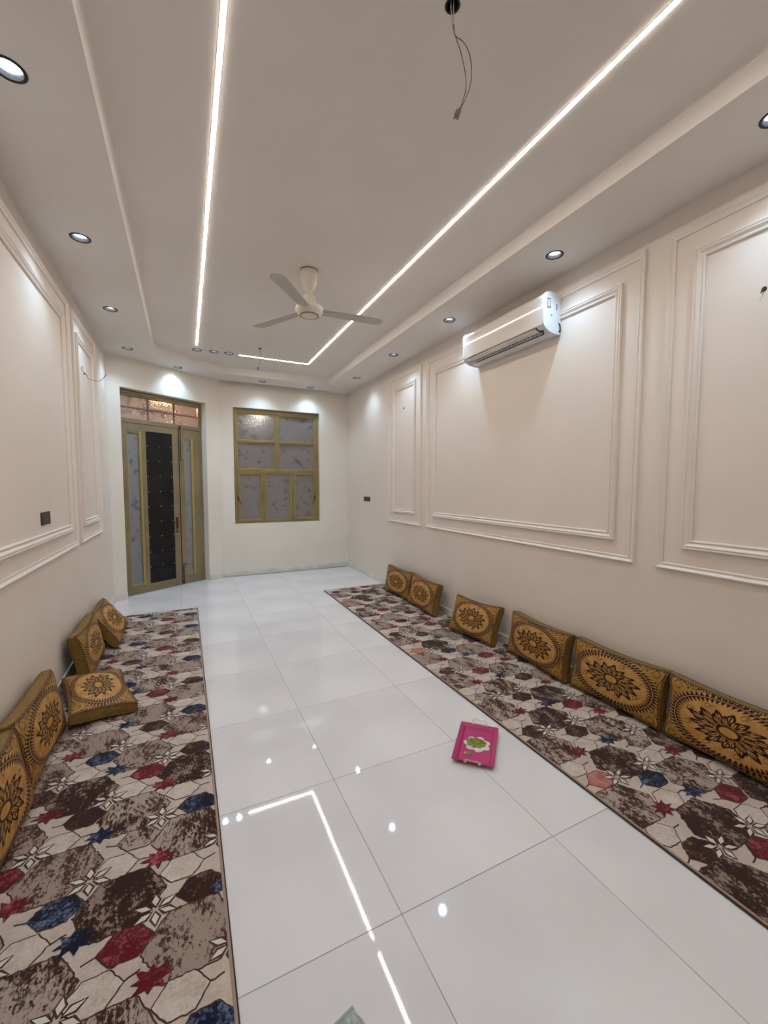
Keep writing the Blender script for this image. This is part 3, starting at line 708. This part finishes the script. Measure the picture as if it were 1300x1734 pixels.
rug(1.8905, 2.912, -.75, 6.0168, [1.99, 2.25, 2.51, 2.77], 1.24, .49, 'patterned runner rug along the right wall, hexagons and stars in brown and cream', 1.99, 11, 1,
    [['r_pink', 'r_dk', 'r_mot1', 'r_dk'], ['r_dk', 'r_dk', 'r_red', 'r_navy'], ['r_mot1', 'r_red', 'r_dk', 'r_red'], ['r_dk', 'r_mot1', 'r_navy', 'r_dk']], (0,))

# ------------------------------------------------------------------ cushions
CW, CH, CD = .70, .385, .100
def cushion_print(x, y):
    """three masks: maroon print, pale cord line, olive corners, from position on the cloth"""
    th = np.arctan2(y/.165, x/.285); e = np.hypot(x/.305, y/.170)
    mar = np.zeros_like(x); pale = np.zeros_like(x)
    ss = lambda v, s=.02: np.clip(.5-v/s, 0, 1)
    N = 64; fr = np.abs(((th*N/(2*PI)+.35*(e-1)*10) % 1)-.5)*2
    band_o = (e > 1.01) & (e < 1.13); band_i = (e > .86) & (e < .985)
    mar = np.maximum(mar, np.where(band_o, ss(fr-(.92-.72*(e-1.01)/.12), .2), 0))
    mar = np.maximum(mar, np.where(band_i, ss(fr-(.92-.70*(.985-e)/.125), .2), 0))
    mar = np.maximum(mar, ss(np.abs(e-1.0)-.03)); pale = np.maximum(pale, ss(np.abs(e-1.0)-.008, .012))
    # flower: centre, two rings of petals
    mar = np.maximum(mar, ss(np.abs(e-.19)-.032))
    for n_, r0, r1, ph in ((14, .19, .70, 0.), (14, .19, .56, .5)):
        L = r1*(1+.07*np.cos(2*th+.6)+.06*np.sin(5*th)); t = np.clip((e-r0)/(L-r0), 0, 1)
        p = np.abs(((th*n_/(2*PI)+ph+.16*t*t+.03*np.sin(9*t)) % 1)-.5)*2
        wd = (1.0 if ph == 0 else .92)*np.clip(1-t**3, 0, 1)**.6*(.55+.45*np.sin(PI*np.clip(t*1.05, 0, 1)**.8))
        ins = (e > r0) & (e < L) & (p < wd)
        dark = (p > wd-.36) | (t > .80) | (p < .11)
        mar = np.where(ins, np.where(dark, 1., 0.), mar)
    mar = np.where((e > .165) & (e < .205), 1, mar)
    # sprigs inside the ring and scrolls in the corners
    for a in (.35, 1.25, 2.1, 2.75, -.5, -1.3, -2.0, -2.8):
        cx, cy = .73*.305*math.cos(a), .73*.170*math.sin(a); dx, dy = x-cx, y-cy
        s = np.hypot(dx, dy); an = np.arctan2(dy, dx)
        mar = np.maximum(mar, ss(np.abs(s-.010-.004*an)-.0016, .002)*(s < .026))
        mar = np.maximum(mar, ss(np.abs(dy-.5*dx-.006*np.sin(dx*160))-.0016, .002)*(np.abs(dx) < .026))
    for sx in (-1, 1):
        for sy in (-1, 1):
            X, Y = x*sx-.292, y*sy-.148; s = np.hypot(X, Y); an = np.arctan2(Y, X)
            mar = np.maximum(mar, ss(np.abs(s-.014-.0045*(an+PI)/2)-.0026, .003)*(s < .032))
            mar = np.maximum(mar, ss(np.abs(Y-.030-.012*np.cos(X*38))-.0028, .003)*(X < .03)*(X > -.16))
            mar = np.maximum(mar, ss(np.abs(X-.035-.010*np.cos(Y*45))-.0028, .003)*(Y < .03)*(Y > -.10))
            mar = np.maximum(mar, ss(np.hypot(X+.06, Y-.012)-.006, .003)); mar = np.maximum(mar, ss(np.hypot(X-.012, Y+.05)-.006, .003))
    olive = np.clip((e-1.06)/.06, 0, 1)*(.75+.25*np.sin(x*420)*np.sin(y*260))
    edge = (np.abs(y) > .176) | (np.abs(x) > .333)
    tick = (np.abs(((x*70) % 1)-.5) < .30) & (np.abs(y) > .176) | (np.abs(((y*70) % 1)-.5) < .30) & (np.abs(x) > .333)
    mar = np.where(edge & tick, 1, mar)
    return mar, pale, olive*.75*(1-mar)*(1-pale)
def rim(u, v):
    """edge line of the cushion for a point of the unit square's border; pinched corners"""
    a, b = CW/2, CH/2
    x = a*u*(1.012-.075*(1-v*v)); y = b*v*(1.02-.115*(1-u*u))
    return x, y
def half_t(u, v):    # half thickness at the seam
    return CD/2*(.74-.34*(np.abs(u)**8)*(np.abs(v)**8))
def make_cushion():
    root = empty('cushion'); NX, NY = 212, 124
    U, Vv = np.meshgrid(np.linspace(-1, 1, NX), np.linspace(-1, 1, NY))
    X, Y = rim(U, Vv); dome = (1-np.abs(U)**5)*(1-np.abs(Vv)**4)
    Z = half_t(U, Vv)+.030*dome**.7+.0025*np.sin(U*9+Vv*4)*dome
    vs = np.stack([X, Y, Z], -1).reshape(-1, 3)
    i, j = np.meshgrid(np.arange(NX-1), np.arange(NY-1)); k = (j*NX+i).ravel()
    fs = np.stack([k, k+1, k+NX+1, k+NX], -1)
    me = bpy.data.meshes.new('front_cover'); me.from_pydata(vs.tolist(), [], fs.tolist()); me.materials.append(M['cushion'])
    me.polygons.foreach_set('use_smooth', [True]*len(me.polygons))
    mar, pale, ol = cushion_print(U*CW/2*.985, Vv*CH/2*.985)
    at = me.color_attributes.new('print', 'FLOAT_COLOR', 'POINT')
    at.data.foreach_set('color', np.stack([mar, pale, ol, np.ones_like(mar)], -1).astype(np.float32).ravel())
    o = bpy.data.objects.new('front_cover', me); C.objects.link(o); o.parent = root
    # border path round the seam
    n = 30; per = [(-1+2*t/n, -1) for t in range(n)]+[(1, -1+2*t/n) for t in range(n)]+[(1-2*t/n, 1) for t in range(n)]+[(-1, 1-2*t/n) for t in range(n)]
    rows = []
    for s in (1, .6, .2, -.2, -.6, -1):
        row = []
        for u, v in per:
            x, y = rim(u, v); h = float(half_t(np.array(u), np.array(v))); r = 1+.012*(1-s*s); row.append((x*r, y*r, h*s))
        rows.append(row)
    vs = [p for r in rows for p in r]; fs = []; n4 = len(per)
    for a in range(len(rows)-1):
        for b in range(n4): fs.append((a*n4+b, a*n4+(b+1) % n4, (a+1)*n4+(b+1) % n4, (a+1)*n4+b))
    # back face
    base = len(vs); NB = 17
    ub = np.linspace(-1, 1, NB)
    for v in ub:
        for u in ub:
            x, y = rim(u, v); d = (1-abs(u)**5)*(1-abs(v)**4); vs.append((x, y, -float(half_t(np.array(u), np.array(v)))-.012*d))
    for a in range(NB-1):
        for b in range(NB-1): q_ = base+a*NB+b; fs.append((q_, q_+NB, q_+NB+1, q_+1))
    mesh_obj('side_band', vs, fs, M['gusset'], root, True)
    for s in (1, -1):
        bm = bmesh.new(); tube(bm, [(rows[0][i][0], rows[0][i][1], rows[0][i][2]*s) for i in range(n4)], .0048, 8, closed=True)
        bm_obj('piping', bm, M['piping'], root, True)
    return root
proto = make_cushion(); first = [True]
def copy_tree(o):
    c = o.copy(); C.objects.link(c)
    for ch in list(o.children):
        d = ch.copy(); C.objects.link(d); d.parent = c
    return c
def cushion(side, xb, yc, lean, yaw, label, roll=0, flat=False, sx=1):
    o = proto if first[0] else copy_tree(proto); first[0] = False
    # local axes: X width, Y height, Z out of the printed face
    s = side  # -1: right wall (faces -x); +1: left wall (faces +x)
    if flat: Rm = Matrix.Rotation(math.radians(yaw), 3, 'Z') @ Matrix.Rotation(math.radians(lean), 3, 'X')
    else:
        ex = Vector((0, 1 if s > 0 else -1, 0)); ez = Vector((s, 0, 0)); ey = Vector((0, 0, 1))
        B = Matrix((ex, ey, ez)).transposed()
        Rm = Matrix.Rotation(math.radians(yaw), 3, 'Z') @ Matrix.Rotation(math.radians(-lean*s), 3, 'Y') @ B @ Matrix.Rotation(math.radians(roll), 3, 'Z')
    # rest on the rug: lowest point of the body at z=.016
    pts = []
    for u, v, h in ((-1, -1, .5), (1, -1, .5), (-1, 1, .5), (1, 1, .5), (0, -1, .74), (0, 1, .74), (-.5, -1, .74), (.5, -1, .74), (-1, 0, .74), (1, 0, .74), (0, 0, .9)):
        x, y = rim(u, v)
        for k in (-1, 1): pts.append(Rm @ Vector((x, y, k*CD/2*h)))
    zmin = min(p.z for p in pts)-.004
    M4 = Rm.to_4x4(); M4.translation = Vector((xb, yc, .0165-zmin)); o.matrix_world = M4 @ Matrix.Diagonal((sx, 1, 1, 1))
    tag(o, label, 'cushion', 'gold and maroon floor cushions')
    return o
# right wall, far to near (xb is the centre of the cushion)
cushion(-1, 2.80, 5.245, 11, 3, 'farthest cushion on the right wall, partly behind its neighbour')
cushion(-1, 2.775, 4.515, 13, -3, 'second farthest cushion on the right wall, touching the farthest one')
cushion(-1, 2.745, 3.43, 20, 9, 'cushion standing alone on the right wall, turned slightly towards the door', sx=.87)
cushion(-1, 2.815, 2.625, 9, -4, 'cushion on the right wall between the lone one and the near pair')
cushion(-1, 2.815, 1.885, 9, 0, 'second cushion from the camera on the right wall')
cushion(-1, 2.81, 1.165, 9, 0, 'nearest cushion on the right wall, cut by the frame')
# left wall, far to near
cushion(1, -.765, 5.08, 36, 0, 'farthest cushion on the left wall, leaning back strongly')
cushion(1, -.815, 4.33, 12, 0, 'upright cushion on the left wall behind the one lying flat')
cushion(1, -.63, 3.60, 6, 105, 'cushion lying flat on the left rug with its print facing up', flat=True)
cushion(1, -.825, 2.97, 9, 0, 'cushion propped on the left wall in front of the flat one')
cushion(1, -.80, 2.22, 10, 0, 'nearest cushion on the left wall, cut by the frame')

# ------------------------------------------------------------------ pink tray
tr = tag(empty('serving_tray', (1.600, 1.9685, .0012), -.785), 'bright pink serving tray with metal handles and a flower print, on the floor', 'tray')
TWx, TWy = .150, .185
def rect_ring(w, h, z): return [(-w, -h, z), (w, -h, z), (w, h, z), (-w, h, z)]
def tray_mesh():
    prof = [(0.118, .153, .004), (.120, .155, .005), (.134, .169, .016), (.136, .171, .0165), (.168, .203, .026), (.170, .205, .025), (.168, .203, .022), (.135, .170, .010), (.118, .153, 0)]
    vs, fs = [], []
    for w_, h_, z in prof: vs += rect_ring(.088+(w_-.118)*.663, .165+(h_-.153)*.71, z)
    for i in range(len(prof)-1):
        for k in range(4): fs.append((i*4+k, i*4+(k+1) % 4, (i+1)*4+(k+1) % 4, (i+1)*4+k))
    fs.append((0, 1, 2, 3)); n = (len(prof)-1)*4; fs.append((n+3, n+2, n+1, n))
    o = mesh_obj('tray_body', vs, fs, M['pink'], tr)
    bm = bmesh.new(); bm.from_mesh(o.data); bmesh.ops.recalc_face_normals(bm, faces=bm.faces[:]); bm.to_mesh(o.data); bm.free()
tray_mesh()
for s in (1, -1):
    bm = bmesh.new(); y = s*.196
    pts = smooth_pts([(-.042, y, .022), (-.044, y+s*.012, .040), (-.030, y+s*.026, .050), (-.012, y+s*.026, .048), (0, y+s*.018, .044), (.012, y+s*.026, .048), (.030, y+s*.026, .050), (.044, y+s*.012, .040), (.042, y, .022)], 5)
    tube(bm, pts, .0028, 8); 
    for k in (-.042, .042): add_box(bm, k-.008, k+.008, y-.010, y+.008, .018, .028, bev=.002)
    bm_obj('handle', bm, M['traygold'], tr, True, .7)
def blob(name, n, r, amp, z0, z1, m, cx=0, cy=0, asp=1.0, ph=0):
    bm = bmesh.new(); rings = []
    for f, z in ((1, z0), (1, z1*.7+z0*.3), (.93, z1), (.5, z1+.0006)):
        rings.append([bm.verts.new((cx+f*(r+amp*abs(math.sin(n*a/2+ph)))*math.cos(a)*asp, cy+f*(r+amp*abs(math.sin(n*a/2+ph)))*math.sin(a), z)) for a in [2*PI*k/72 for k in range(72)]])
    for a, b in zip(rings, rings[1:]):
        for k in range(72): bm.faces.new((a[k], a[(k+1) % 72], b[(k+1) % 72], b[k]))
    bm.faces.new(rings[-1]); return bm_obj(name, bm, m, tr, True, .8)
blob('flower_petals', 7, .062, .018, .0041, .0075, M['petalwhite'], .004, .012, 1.05)
blob('flower_centre', 9, .044, .008, .0076, .0125, M['green'], -.002, .018, 1.22, .4)
blob('small_leaf', 3, .012, .006, .0041, .008, M['green'], -.038, -.092, 1.4)
boxes('bud', [(-.064, -.046, -.108, -.093, .0045, .009)], M['traygold'], tr, bev=.003)

# ------------------------------------------------------------------ clear wrapper at the lower edge of the frame
cwp = tag(empty('plastic_wrapper', (.415, 1.018, .0012), .25), 'crumpled clear plastic wrapper on the floor at the bottom edge', 'wrapper')
rs = np.random.RandomState(4); vs, fs = [], []; nx, ny = 13, 17
for lay in (0, 1):
    for j in range(ny):
        for i in range(nx):
            u, v = i/(nx-1)*2-1, j/(ny-1)*2-1
            hgt = .022*(1-u**4)*(1-v**6)+.004*abs(rs.randn())*(1-u*u)
            vs.append((u*.040*(1-.12*(v > .6)), v*.075, hgt if lay else .0008))
for lay in (0, 1):
    for j in range(ny-1):
        for i in range(nx-1):
            a = lay*nx*ny+j*nx+i; f = (a, a+1, a+nx+1, a+nx); fs.append(f if lay else f[::-1])
mesh_obj('film', vs, fs, M['clear'], cwp)
boxes('sealed_edge', [(-.035, .035, .074, .082, .0008, .0022)], M['clear'], cwp)
